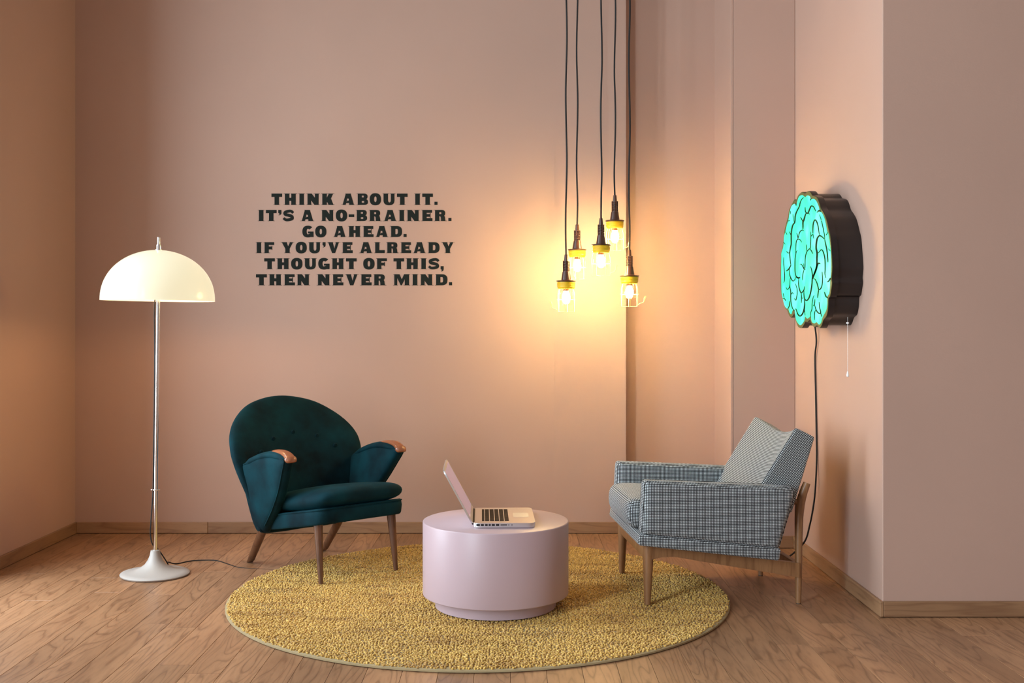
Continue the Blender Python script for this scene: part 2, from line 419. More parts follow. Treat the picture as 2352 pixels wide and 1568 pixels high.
GL['H'] = (1.2, R_(.11, 0, .51, 1) + R_(.69, 0, 1.09, 1) + R_(.51, .36, .69, .63) + serif(0, .56, 1) + serif(.64, 1.2, 1) + serif(0, .56, 0) + serif(.64, 1.2, 0))
GL['N'] = (1.2, R_(.10, 0, .42, 1) + R_(.76, 0, 1.09, 1) + [[(.42, 1), (.48, 1), (.76, .62), (.76, 0), (.72, 0), (.42, .40)]] + serif(0, .46, 1) + serif(.66, 1.2, 1) + serif(0, .52, 0) + serif(.70, 1.2, 0))
GL['K'] = (1.2, R_(.09, 0, .49, 1) + [[(.49, .62), (.68, 1), (1.06, 1), (.86, .56), (.49, .22)], [(.62, .48), (.86, .58), (1.10, 0), (.66, 0), (.50, .32)]] + serif(0, .56, 1) + serif(.6, 1.18, 1) + serif(0, .56, 0) + serif(.6, 1.2, 0))
GL['A'] = (1.24, [[(.11, 0), (.36, 0), (.45, .16), (.60, .98), (.60, 1), (.40, 1)], [(.62, 1), (.84, 1), (1.14, 0), (.72, 0), (.70, .16)], [(.43, .16), (.73, .16), (.70, .38), (.54, .38)], [(.55, .56), (.68, .56), (.72, 1), (.52, 1)]] + serif(0, .44, 0) + serif(.66, 1.24, 0) + serif(.34, .86, 1))
GL['O'] = (1.02, band(ell(.51, .5, .51, .535, 0, 360, 40), ell(.51, .5, .115, .25, 0, 360, 40)))
GL['U'] = (1.16, R_(.09, .42, .49, 1) + R_(.75, .42, 1.07, 1) + band(ell(.58, .42, .49, .45, 180, 360, 22, 2.4), ell(.62, .42, .13, .20, 180, 360, 22, 2)) + serif(0, .56, 1) + serif(.66, 1.16, 1))
def dbowl(x0, xs, xe, yb, yt, wt, wi):
    cy = (yb + yt) / 2; ry = (yt - yb) / 2
    return R_(x0, yt - wt, xs, yt) + R_(x0, yb, xs, yb + wt) + band(ell(xs, cy, xe - xs, ry, -90, 90, 18, 2.5), ell(xs, cy, xe - xs - wi, ry - wt, -90, 90, 18, 2.5))
GL['D'] = (1.10, R_(.10, 0, .48, 1) + dbowl(.48, .60, 1.10, 0, 1, .26, .38) + serif(0, .5, 1) + serif(0, .5, 0))
GL['B'] = (1.04, R_(.10, 0, .46, 1) + dbowl(.46, .66, 1.02, 0, .54, .19, .34) + dbowl(.46, .64, .98, .48, 1, .18, .33) + serif(0, .5, 1) + serif(0, .5, 0))
GL['R'] = (1.16, R_(.10, 0, .48, 1) + dbowl(.48, .64, 1.02, .42, 1, .20, .36) + [[(.56, .44), (.90, .50), (.98, .40), (1.03, .05), (1.03, 0), (.64, 0), (.62, .30)]] + serif(0, .56, 0) + serif(.6, 1.16, 0) + serif(0, .5, 1))
GL['E'] = (1.0, R_(.10, 0, .48, 1) + R_(.48, .74, .97, 1) + R_(.48, .38, .82, .62) + R_(.48, 0, 1.0, .26) + R_(.76, .28, .82, .72) + serif(0, .5, 1) + serif(0, .5, 0))
GL['F'] = (.98, R_(.10, 0, .48, 1) + R_(.48, .74, .98, 1) + R_(.48, .34, .80, .60) + R_(.74, .28, .80, .66) + serif(0, .5, 1) + serif(0, .60, 0))
GL['L'] = (.98, R_(.10, 0, .48, 1) + R_(.48, 0, .98, .27) + serif(0, .58, 1) + serif(0, .5, 0))
GL['V'] = (1.22, [[(.10, 1), (.52, 1), (.70, .30), (.68, 0), (.46, 0)], [(1.10, 1), (.82, 1), (.66, .34), (.52, 0), (.74, 0)]] + serif(0, .58, 1) + serif(.72, 1.22, 1))
GL['Y'] = (1.24, R_(.42, 0, .82, .42) + [[(.10, 1), (.54, 1), (.68, .62), (.80, .40), (.42, .40)], [(1.14, 1), (.86, 1), (.68, .62), (.60, .40), (.82, .40)]] + serif(0, .6, 1) + serif(.72, 1.24, 1) + serif(.32, .92, 0))
GL['M'] = (1.5, R_(.10, 0, .36, 1) + R_(1.02, 0, 1.40, 1) + [[(.30, 1), (.56, 1), (.80, .45), (.72, 0), (.66, 0), (.30, .78)], [(1.08, 1), (.96, 1), (.72, .42), (.66, 0), (.76, 0), (1.06, .64)]] + serif(0, .42, 0) + serif(.92, 1.5, 0) + serif(0, .4, 1) + serif(1.1, 1.5, 1))
GL['S'] = (.98, stroke([(.92, .72), (.76, .88), (.50, .885), (.20, .78), (.22, .60), (.50, .52), (.78, .42), (.82, .22), (.52, .115), (.24, .12), (.06, .27)], lambda t: .225 + .055 * sin(pi * t)))
GL['G'] = (1.04, band(ell(.51, .5, .51, .535, 42, 318, 34), ell(.52, .5, .135, .25, 42, 318, 34)) + R_(.52, .34, 1.02, .50) + R_(.70, 0, 1.02, .40))
GL['-'] = (.50, R_(0, .36, .50, .60)); GL['.'] = (.28, R_(0, 0, .28, .28))
GL[','] = (.30, R_(0, 0, .28, .28) + [[(.04, 0), (.28, 0), (.24, -.14), (.10, -.22), (.02, -.20), (.12, -.10)]])
GL["'"] = (.30, R_(.02, .72, .30, 1) + [[(.06, .72), (.30, .72), (.28, .62), (.16, .53), (.02, .52), (.16, .62)]])
LINES = [("THINK ABOUT IT.", 623.5, 1005, 444.5, 470.5), ("IT'S A NO-BRAINER.", 592.5, 1037, 482, 507.5), ("GO AHEAD.", 694.5, 934, 519, 544.2),
         ("IF YOU'VE ALREADY", 587.5, 1044, 556, 581), ("THOUGHT OF THIS,", 607, 1019.7, 593, 618), ("THEN NEVER MIND.", 588, 1038.6, 629.5, 655)]
quote = thing('wall_lettering', 'six lines of heavy black serif capitals on the pink back wall', 'lettering', (at(816, 655, YB).x, YB - .0005, at(816, 655, YB).z))
cache = {}
mpp = YB / F
for txt, x0, x1, y0, y1 in LINES:
    h = (y1 - y0)
    gap = .135; sp = .60
    tot = 0; items = []
    for i, ch in enumerate(txt):
        if ch == ' ': tot += sp; continue
        if items and txt[i - 1] != ' ': tot += gap
        items.append((ch, tot)); tot += GL[ch][0]
    k = (x1 - x0) / tot
    for ch, off in items:
        if ch not in cache:
            b = bmesh.new(); e = 0
            for poly in GL[ch][1]:
                e += 1
                prism(b, [(q[0], q[1]) for q in poly], lambda p: (p[0], 0, p[1]), lambda p: (p[0], -.03 - .0004 * e, p[1]))
            me = bpy.data.meshes.new('letter'); bmesh.ops.recalc_face_normals(b, faces=b.faces); b.to_mesh(me); b.free(); me.materials.append(M_VINYL); cache[ch] = me
        o = bpy.data.objects.new('letter', cache[ch]); link(o, quote)
        o.location = ((x0 + off * k - 816) * mpp, 0, (655 - y1) * mpp); o.scale = (k * mpp, .03, h * mpp)

# ------------------------------------------------------------------ round rug
RX, RY, RR, RZ = -.142, 4.735, 1.07, .020
rug = thing('round_rug', 'round mustard yellow pile rug under the pink drum table on the oak floor', 'rug', (RX, RY, 0))
bm = bmesh.new(); lathe(bm, [(RR - .008, 0.0), (RR, .003), (RR, .009), (RR - .006, .0115), (0, .0115)], 160); finish('backing', bm, M_BACKING, rug)
def rugz(x, y):   # pushed pile: low ridges
    return .0022 * sin(9 * x + 3 * sin(4 * y) + 14 * y) * (.5 + .5 * sin(5 * x - 2 * y))
import numpy as np
rng = np.random.default_rng(3)
st = .0098
gx, gy = np.meshgrid(np.arange(-RR, RR, st), np.arange(-RR, RR, st))
gx = (gx + rng.uniform(-.4, .4, gx.shape) * st).ravel(); gy = (gy + rng.uniform(-.4, .4, gy.shape) * st).ravel()
ok = gx ** 2 + gy ** 2 < (RR - .007) ** 2; gx, gy = gx[ok], gy[ok]; nT = len(gx)
hh = rng.uniform(.0045, .0098, nT) + .0022 * np.sin(9 * gx + 3 * np.sin(4 * gy) + 14 * gy) * (.5 + .5 * np.sin(5 * gx - 2 * gy))
hh = np.minimum(hh, .0095)
rad = rng.uniform(.0042, .0062, nT); th0 = rng.uniform(0, 2 * pi, nT)
tx = rng.normal(0, .0028, nT); ty = rng.normal(0, .0028, nT)
K = 5; V = np.zeros((nT, K * 2 + 1, 3))
for j in range(K):
    a = th0 + 2 * pi * j / K
    V[:, j, 0] = gx + rad * .9 * np.cos(a); V[:, j, 1] = gy + rad * .9 * np.sin(a); V[:, j, 2] = .0105
    a = a + .5
    V[:, K + j, 0] = gx + tx * .7 + rad * .85 * np.cos(a); V[:, K + j, 1] = gy + ty * .7 + rad * .85 * np.sin(a); V[:, K + j, 2] = .0105 + hh * .72
V[:, 2 * K, 0] = gx + tx; V[:, 2 * K, 1] = gy + ty; V[:, 2 * K, 2] = .0105 + hh
base = (np.arange(nT) * (2 * K + 1))[:, None]
quads = np.array([[j, (j + 1) % K, K + (j + 1) % K, K + j] for j in range(K)]); tris = np.array([[K + j, K + (j + 1) % K, 2 * K] for j in range(K)])
q = (base[:, :, None] + quads[None]).reshape(-1, 4); t = (base[:, :, None] + tris[None]).reshape(-1, 3)
me = bpy.data.meshes.new('pile'); me.vertices.add(V.shape[0] * V.shape[1]); me.vertices.foreach_set('co', V.reshape(-1).astype(np.float32))
loops = np.concatenate([q.ravel(), t.ravel()]).astype(np.int32); me.loops.add(len(loops)); me.loops.foreach_set('vertex_index', loops)
nq, nt_ = len(q), len(t); me.polygons.add(nq + nt_)
starts = np.concatenate([np.arange(nq) * 4, nq * 4 + np.arange(nt_) * 3]).astype(np.int32); me.polygons.foreach_set('loop_start', starts)
try: me.polygons.foreach_set('loop_total', np.concatenate([np.full(nq, 4), np.full(nt_, 3)]).astype(np.int32))
except Exception: pass
me.update(calc_edges=True); me.validate(); me.materials.append(M_PILE); me.shade_smooth()
o = link(bpy.data.objects.new('pile', me), rug); o['kind'] = 'stuff'

# ------------------------------------------------------------------ drum table
TX, TY, TR = -.0674, 4.496, .3005
table = thing('drum_table', 'low round pale pink drum table on a recessed plinth, standing on the rug', 'table', (TX, TY, RZ))
bm = bmesh.new(); lathe(bm, [(.249, 0), (.249, .055)], 128); finish('plinth', bm, M_TABLE, table)
bm = bmesh.new(); lathe(bm, [(TR - .004, .050), (TR - .001, .0515), (TR, .055), (TR, .3435), (TR - .001, .3470), (TR - .004, .3485), (0, .3485)], 160)
finish('drum', bm, M_TABLE, table, ang=60)
TZ = RZ + .3485

# ------------------------------------------------------------------ laptop
lap = thing('laptop', 'open silver laptop with black keys standing on the pink drum table', 'laptop', (-.155, 4.305, TZ), radians(1.6))
LD, LW, LT = .249, .364, .021
# local: x from hinge to front edge, y from near (ports) to far side
bm = bmesh.new(); prism(bm, superell(LD / 2, LW / 2, 14, 96, (LD / 2, LW / 2)), lambda p: (p[0] * .99 + .001, p[1] * .992 + .0015, .0015), lambda p: (p[0], p[1], .006)); finish('base_plate', bm, M_ALU, lap)
bm = bmesh.new(); prism(bm, superell(LD / 2, LW / 2, 14, 96, (LD / 2, LW / 2)), lambda p: (p[0], p[1], .006), lambda p: (p[0], p[1], LT)); finish('base', bm, M_ALU, lap, ang=30)
bm = bmesh.new()
x = .036
for r in range(6):
    dx = .0095 if r == 0 else .0165
    n = 14; y = .046
    wk = (LW - .092) / n
    for c in range(n):
        if r == 5 and 4 <= c <= 8:
            if c == 4: box(bm, (x, y + c * wk + .001, LT - .0002), (x + dx, y + 9 * wk - .001, LT + .0012), .0004, 1)
            continue
        box(bm, (x, y + c * wk + .001, LT - .0002), (x + dx, y + (c + 1) * wk - .001, LT + .0012), .0004, 1)
    x += dx + .0032
o = finish('keys', bm, M_KEY, lap, smooth=False); o['kind'] = 'stuff'
bm = bmesh.new(); prism(bm, superell(.032, .050, 12, 48, (.196, LW / 2)), lambda p: (p[0], p[1], LT - .0003), lambda p: (p[0], p[1], LT + .0003)); finish('trackpad', bm, newmat('trackpad_metal', (.72, .72, .72), .5, 1.0), lap)
bm = bmesh.new()
for a, b_ in ((.0138, .028), (.0317, .0438), (.0483, .0589), (.0623, .071), (.0746, .0872), (.0912, .1046), (.1095, .136)):
    hgt = .0040 if b_ > .12 else .0080
    box(bm, (a, -.0008, .0135 - hgt / 2), (b_, .002, .0135 + hgt / 2), .0005, 1)
for c in (.1426, .155):
    v = [(c + .0021 * cos(2 * pi * i / 12), .0135 + .0021 * sin(2 * pi * i / 12)) for i in range(12)]
    prism(bm, v, lambda p: (p[0], .001, p[1]), lambda p: (p[0], -.0008, p[1]))
finish('ports', bm, M_PORT, lap, smooth=False)
bm = bmesh.new(); tube(bm, [(.002, .03, .016), (.002, LW - .03, .016)], .0075, 14); finish('hinge', bm, M_KEY, lap)
lid = bpy.data.objects.new('lid', None)
tilt = radians(-28.6)
def lidpt(p, off):   # p=(along height, across), off = towards the keyboard
    h, y = p; return (.0 + h * sin(tilt) + off * cos(tilt), y, .0165 + h * cos(tilt) - off * sin(tilt))
bm = bmesh.new(); prism(bm, superell(.2445 / 2, LW / 2, 14, 96, (.2445 / 2, LW / 2)), lambda p: lidpt(p, -.0035), lambda p: lidpt(p, .0022)); lid = finish('lid', bm, M_ALU, lap, ang=30)
bm = bmesh.new(); prism(bm, [(.026, .017), (.232, .017), (.232, LW - .017), (.026, LW - .017)], lambda p: lidpt(p, .0018), lambda p: lidpt(p, .0026)); finish('screen', bm, M_GLASSSCREEN, lid, smooth=False)

# ------------------------------------------------------------------ floor lamp
LX, LY = (356 - CX) / F * 5.109, 5.109
lamp = thing('floor_lamp', 'white dome-shaded floor lamp on a chrome pole with a trumpet foot', 'lamp', (LX, LY, 0)); lamp.rotation_euler = (0, radians(.65), 0)
bm = bmesh.new()
lathe(bm, [(.150, .0), (.156, .004), (.1575, .009), (.154, .013), (.130, .0175), (.100, .023), (.070, .034), (.048, .050), (.034, .070), (.025, .092), (.021, .112), (.0205, .116), (0, .116)], 72)
finish('base', bm, M_LAMPBASE, lamp)
bm = bmesh.new(); lathe(bm, [(.0098, .11), (.0098, 1.52)], 20); finish('pole', bm, M_CHROME, lamp)
bm = bmesh.new(); lathe(bm, [(.0098, .396), (.017, .397), (.0185, .400), (.017, .403), (.0098, .404)], 20)
tube(bm, [(-.02, -.004, .400), (.0, -.012, .400), (.02, -.004, .400)], .003, 8); finish('cable_ring', bm, M_CHROME, lamp)
RIMZ = HC - (689 - HY) / F * LY; TOPZ = HC - (574 - HY) / F * LY
HS = TOPZ - RIMZ; RS = .2575
prof = [(RS * sin(a), RIMZ + HS * cos(a) ** .94) for a in [radians(3 + 87 * i / 28) for i in range(29)]]
prof = [(.012, TOPZ)] + prof
inner = [(r - .004 if r > .02 else r, z - .004) for r, z in prof][::-1]
bm = bmesh.new(); lathe(bm, prof + [(RS + .001, RIMZ - .003), (RS - .004, RIMZ - .003)] + inner[1:], 96, cap=False); finish('lamp_shade', bm, M_SHADE, lamp)
bm = bmesh.new(); lathe(bm, [(.018, TOPZ - .006), (.018, TOPZ + .002), (.0125, TOPZ + .003), (.0125, TOPZ + .024), (.0075, TOPZ + .025), (.0075, HC - (545 - HY) / F * LY), (.004, HC - (544 - HY) / F * LY)], 24)
finish('finial', bm, M_CHROME, lamp)
for bx in (-.06, .06):
    bm = bmesh.new(); lathe(bm, [(0, RIMZ + .018), (.02, RIMZ + .023), (.032, RIMZ + .043), (.03, RIMZ + .063), (.016, RIMZ + .083), (.012, RIMZ + .098)], 20, (bx, 0, 0)); finish('bulb', bm, M_LAMPBULB, lamp)
bm = bmesh.new()
pc = [(-.010, -.006, RIMZ + .03), (-.016, -.004, RIMZ - .05), (-.013, 0, 1.0), (-.013, 0, .6), (-.014, .0, .40), (-.022, 0, .25), (-.027, .01, .19), (-.020, .02, .14), (.0, .035, .115)]
pc += [(.025, .045, .075), (.045, .05, .040)]
tube(bm, spline(pc, 8), .0028, 8)
g = []
for px, py in ((372, 1298), (386, 1299), (405, 1294), (440, 1287), (480, 1285), (503, 1287), (525, 1294), (548, 1301), (575, 1303), (607, 1305), (640, 1306)):
    D = (HC - .004) * F / (py - HY); g.append(((px - CX) / F * D - LX, D - LY, .0035))
g[0] = (.045, .05, .040); g[1] = (g[1][0], g[1][1], .022)
g[2] = (g[2][0], g[2][1], .004)
tube(bm, spline(g, 8), .0030, 8)
finish('power_cord', bm, M_BLACKCABLE, lamp)

# ------------------------------------------------------------------ pendant work lights
def make_pendant(idx, px, ptop, phb, label, hook, D):
    """px, ptop: photo position of the cable entry; hook = angle of the cage hook"""
    top = at(px, ptop, D); S = .000439
    root = thing('pendant_lamp', label, 'lamp', (top.x, top.y, top.z), 0, 'caged work lights hanging in a cluster')
    def z(k): return -k * S
    b = bmesh.new()
    lathe(b, [(.0065, 0), (.0085, z(4)), (.0105, z(60)), (.0105, z(74)), (.0175, z(76)), (.0175, z(82)), (.0125, z(84))], 20)
    for i in range(4):
        k = 96 + i * 30
        lathe(b, [(.0125, z(k - 12)), (.0125, z(k + 9)), (.0172, z(k + 10)), (.0172, z(k + 15)), (.0125, z(k + 16))], 20)
    for a in range(6):
        t = a * pi / 3; box_pts = [(.0145 * cos(t), .0145 * sin(t), z(80)), (.0145 * cos(t), .0145 * sin(t), z(202))]
        tube(b, box_pts, .0022, 6)
    lathe(b, [(.0165, z(200)), (.0190, z(203)), (.0255, z(296)), (.0275, z(298)), (.0275, z(300)), (.0480, z(304)), (.0505, z(309)), (.0500, z(314)), (.0440, z(320)), (.0440, z(326)), (0, z(326))], 40)
    finish('handle', b, M_BAKELITE, root)
    b = bmesh.new(); pr = [(.0445, z(322))]
    for i in range(4): k = 326 + i * 15; pr += [(.0440, z(k)), (.0468 - i * .0006, z(k + 4)), (.0468 - i * .0006, z(k + 10)), (.0440, z(k + 14))]
    pr += [(.0415, z(390)), (.0405, z(402)), (.0385, z(402)), (.0385, z(330))]
    lathe(b, pr, 40, cap=False); finish('collar', b, M_YELLOW, root)
    b = bmesh.new(); lathe(b, [(.0365, z(396)), (.0385, z(420)), (.0395, z(470)), (.0385, z(540)), (.0350, z(575)), (.0270, z(590)), (.0, z(594))], 32, cap=False); finish('glass_jar', b, M_JAR, root)
    b = bmesh.new(); lathe(b, [(.0, z(560)), (.010, z(556)), (.0185, z(535)), (.0215, z(505)), (.0195, z(475)), (.0135, z(445)), (.0120, z(410))], 20, cap=False); finish('bulb', b, M_BULB, root)
    b = bmesh.new(); lathe(b, [(.0135, z(395)), (.0135, z(428)), (0, z(428))], 16); finish('socket', b, M_BAKELITE, root)
    b = bmesh.new(); rr, cr = .0466, .0012
    for a in range(6):
        t = a * pi / 3 + .35 + idx * .3; c_, s_ = cos(t), sin(t)
        tube(b, [(rad_ * c_, rad_ * s_, z(k)) for rad_, k in ((.0400, 396), (.0405, 415), (.0455, 445), (rr, 460), (rr, 660), (.0445, 669), (.0300, 671), (.004, 671))], cr, 5)
    for k, r0 in ((525, rr + .0008),):
        tube(b, [(r0 * cos(2 * pi * i / 32), r0 * sin(2 * pi * i / 32), z(k)) for i in range(32)], cr, 5, closed=True)
    finish('wire_cage', b, M_WIRE, root)
    b = bmesh.new(); c_, s_ = cos(hook), sin(hook)
    tube(b, spline([(q * c_, q * s_, z(k)) for q, k in ((rr, 650), (rr + .008, 634), (rr + .020, 628), (rr + .028, 612), (rr + .035, 570), (rr + .038, 556), (rr + .034, 552), (rr + .031, 562), (rr + .0275, 600))], 5), .0017, 6)
    finish('hook', b, M_WIRE, root)
    # cable to the ceiling with the slight waves of an old coil
    b = bmesh.new(); ztop = ZC - top.z; pts = []; n = 22
    for i in range(n + 1):
        f = i / n; am = .0030 * (1 if 0 < i < n else 0)
        pts.append((am * sin(5.1 * i + idx * 2) + phb / F * D * f * 1.0, am * cos(3.7 * i + idx), -.004 + f * (ztop + .004)))
    tube(b, spline(pts, 4), .0044, 8); finish('cable', b, M_BLACKCABLE, root)
    b = bmesh.new(); lathe(b, [(.03, 0), (.03, -.012), (.012, -.02), (0, -.02)][::-1], 20, (phb / F * D, 0, ztop)); finish('ceiling_rose', b, M_BAKELITE, root)
    return root
make_pendant(0, 1300.4, 584, 1, 'caged pendant lamp hanging lowest on the left of the cluster, hook to the left', radians(190), 5.56)
make_pendant(1, 1325.7, 515, 0, 'caged pendant lamp second from the left, partly behind the lowest left one', radians(100), 5.83)
make_pendant(2, 1380.4, 500.8, 3, 'caged pendant lamp in the middle of the cluster, third from the left', radians(-15), 5.55)
make_pendant(3, 1412.2, 448, 1, 'caged pendant lamp hanging highest in the cluster', radians(10), 5.76)
make_pendant(4, 1445.7, 573, 0, 'caged pendant lamp rightmost in the cluster, hanging over the wall corner', radians(-8), 5.63)

# ------------------------------------------------------------------ backlit brain sign on the right wall
XFACE = 1.354
OUT = """A 595,130 640,90 690,95 725,140 745,180 800,195 850,230 890,330 920,440 970,520 1020,620 1060,760 1090,900 1120,1040 1135,1200 1145,1350 1155,1476
B 1160,100 1165,250 1150,450 1160,560 1140,700 1120,830 1085,880 1080,1000 1070,1120 1040,1260 980,1330 940,1450 900,1500 850,1450 800,1475 740,1450 700,1330 640,1380 600,1370 540,1480 500,1500 440,1470 390,1330 370,1200 300,1280 250,1230 210,1130 160,1060 125,900 95,800 80,700 75,500 75,250 85,0
A 85,1400 110,1280 130,1150 140,1000 160,880 190,760 230,620 250,490 300,380 360,270 400,270 440,180 510,110 560,115"""
INN = """A 600,210 640,175 690,190 720,250 780,245 840,310 895,460 870,520 930,520 990,620 1030,760 1060,930 1080,960 1105,1080 1120,1200 1135,1350 1140,1476
B 1145,150 1140,330 1125,500 1120,620 1105,770 1070,825 1060,880 1062,1000 1040,1130 980,1245 955,1300 930,1390 890,1430 840,1380 790,1405 740,1370 715,1250 690,1270 640,1305 600,1260 570,1360 510,1435 470,1430 410,1340 385,1200 375,1130 330,1130 300,1210 260,1160 240,1090 200,1085 155,1010 125,880 100,760 95,600 92,300 95,0
A 95,1400 120,1320 140,1230 150,1050 175,960 195,880 215,790 245,690 270,530 310,400 370,350 400,370 415,380 430,300 470,200 530,165 570,190"""
STR = """22 A 575,215 540,240 500,310 480,400 455,450 415,530 390,620 380,740 340,800 315,900 305,1010 305,1100 305,1200 285,1300 275,1390 280,1500 290,1600 300,1660
22 A 600,420 605,500 625,540 660,545 690,480 720,410 750,395 790,430 825,510
26 A 625,540 600,600 575,690 555,740 555,820 555,890
14 A 500,630 530,680 550,730
15 A 455,1080 470,1000 500,930 545,905 570,925
14 A 420,970 445,1050 445,1090
15 A 530,1165 490,1110 450,1100 420,1130 405,1220 400,1400
16 A 430,1330 405,1400 390,1500 385,1600 385,1750 400,1860 440,1910 490,1900
12 A 700,575 670,550 640,545
15 A 720,940 722,1040 720,1150 708,1290 690,1305 640,1360 610,1450 600,1560 600,1680 590,1740
12 A 760,990 725,1045
10 A 765,985 785,1090
20 A 765,980 765,880 775,760 810,690 850,740 880,850 900,1010
13 A 905,575 950,720 985,880 1010,1010 1015,1100
28 A 1010,1100 960,1050 905,1025 860,1080 840,1180 835,1290 855,1400 850,1500 850,1600 845,1680 820,1780 770,1890
20 A 1015,1100 1035,1200 1060,1320 1080,1500 1085,1590
18 A 860,1400 900,1370 945,1320 985,1370 1015,1480 1025,1600 1025,1750 1020,1830 1040,1920
12 A 625,1210 635,1350
15 A 765,1410 730,1340 700,1310
14 A 850,540 890,490 930,520
9 A 340,560 345,640 365,730
12 A 225,715 285,705
13 A 205,1350 235,1390 275,1385
10 A 140,1160 180,1210
11 A 265,935 295,1010
10 A 185,940 215,1005
13 A 410,395 400,340
15 A 710,280 730,235
14 A 145,1480 145,1600 155,1750 165,1870 160,1980 140,2020
9 A 1095,1300 1135,1350
12 A 1045,1020 1080,950
8 A 290,500 285,570
22 B 195,300 240,270 270,230 300,170
16 B 265,250 270,330 280,400 300,450 340,510 380,480 400,430
15 B 285,430 278,560 280,650 295,740 295,850 300,960 330,1080 370,1130 405,1090
13 B 490,155 520,155 555,210 580,260 610,265
10 B 570,130 580,250
13 B 580,260 560,330 548,420 545,495
28 B 400,415 460,445 490,425
17 B 465,450 460,560 480,680 515,760 560,720 580,680 590,620
22 B 715,200 740,280 755,390 750,500 740,620 715,760 680,870 635,920 590,890 575,800 575,700
30 B 925,150 885,130 855,180 830,270 790,370 765,440 755,470
18 B 770,465 810,470 850,550 870,620 890,690 930,670 960,590 970,450 960,310
18 B 890,690 875,770 865,870
12 B 195,640 225,690 265,640 275,580
13 B 390,560 425,660 430,780 410,900 395,910 365,870
12 B 300,800 330,755 350,790
13 B 515,760 525,850 522,980
13 B 525,870 555,870
24 B 585,900 590,1000 575,1120 540,1210 490,1250 440,1200 410,1100
12 B 590,1000 585,1120 600,1240
13 B 790,810 765,880 750,980 745,1100 720,1180 718,1290
13 B 810,890 800,990 770,1040
18 B 800,1000 820,1080 850,1150 890,1190 930,1180 905,1050 895,950
13 B 820,1120 800,1200 800,1340
20 B 1010,740 1040,830 1080,870
20 B 1070,530 1110,500 1135,440
15 B 125,880 165,885 185,930
10 B 135,760 155,880
16 B 270,930 265,1030 235,1100
13 B 930,1180 955,1270"""
def spx(tok, blk):
    a, b = map(float, tok.split(',')); return 1785 + a / 9.227, (430 if blk == 'A' else 590) + b / 9.227
def onface(x, y, X=XFACE):
    D = X * F / (x - CX); return D, HC - (y - HY) / F * D
def ptsof(s):
    out = []; blk = 'A'
    for tok in s.split():
        if tok in 'AB': blk = tok
        else: out.append(onface(*spx(tok, blk)))
    return out
outl = ptsof(OUT); inn = ptsof(INN)
def smooth2(P, n=4): return [tuple(v[:2]) for v in spline([(p[0], p[1], 0) for p in P], n, closed=True)]
cy_ = sum(p[0] for p in outl) / len(outl); cz_ = sum(p[1] for p in outl) / len(outl)
sign = thing('brain_sign', 'glowing turquoise brain-shaped light box mounted on the pink right wall', 'sign', (XS, cy_, cz_))
def sp(p, x): return (x - XS, p[0] - cy_, p[1] - cz_)
so = smooth2(outl); si = smooth2(inn)
bm = bmesh.new(); prism(bm, so, lambda p: sp(p, XFACE + .026), lambda p: sp(p, XFACE)); finish('face_frame', bm, M_SIGNEDGE, sign, ang=30)
sb = [(cy_ + (p[0] - cy_) * 1.004, cz_ + (p[1] - cz_) * 1.006) for p in so]
bm = bmesh.new(); prism(bm, sb, lambda p: sp(p, XFACE + .028), lambda p: sp(p, XFACE + .0025)); finish('rim', bm, M_SIGNBODY, sign, ang=30)
sb = [(cy_ + (p[0] - cy_) * .975, cz_ + (p[1] - cz_) * .965) for p in so]
bm = bmesh.new(); prism(bm, sb, lambda p: sp(p, XS), lambda p: sp(p, XFACE + .0275)); finish('box_body', bm, M_SIGNBODY, sign, ang=30)
bm = bmesh.new(); prism(bm, si, lambda p: sp(p, XFACE + .001), lambda p: sp(p, XFACE - .0012)); finish('glowing_panel', bm, M_SIGN, sign, ang=30)
bm = bmesh.new()
for ln in STR.split('\n'):
    w, rest_ = ln.split(' ', 1); w = float(w) / 9.227
    pts = []; blk = 'A'
    for tok in rest_.split():
        if tok in 'AB': blk = tok
        else: pts.append((*spx(tok, blk), 0))
    P = spline(pts, 5); L = []; R2 = []; n = len(P)
    # tapering stroke as measured, then laid on the sign face
    Q = [Vector((p.x, p.y)) for p in P]
    for i, qv in enumerate(Q):
        tv = (Q[min(i + 1, n - 1)] - Q[max(i - 1, 0)]).normalized(); nv = Vector((-tv.y, tv.x))
        f = i / (n - 1); ww = w * .62 * (.30 + .70 * sin(pi * min(1, max(0, f))) ** .6)
        L.append(qv + nv * ww); R2.append(qv - nv * ww)
    L = [Vector(onface(v.x, v.y)) for v in L]; R2 = [Vector(onface(v.x, v.y)) for v in R2]
    for side in (-.0020,):
        a = [bm.verts.new(sp(v, XFACE + side)) for v in L]; b2 = [bm.verts.new(sp(v, XFACE + side)) for v in R2]
        a2 = [bm.verts.new(sp(v, XFACE - .0010)) for v in L]; b3 = [bm.verts.new(sp(v, XFACE - .0010)) for v in R2]
        for i in range(n - 1):
            bm.faces.new((a[i], a[i + 1], b2[i + 1], b2[i])); bm.faces.new((a[i], a2[i], a2[i + 1], a[i + 1])); bm.faces.new((b2[i], b2[i + 1], b3[i + 1], b3[i]))
finish('printed_folds', bm, M_SIGNLINE, sign, smooth=False)

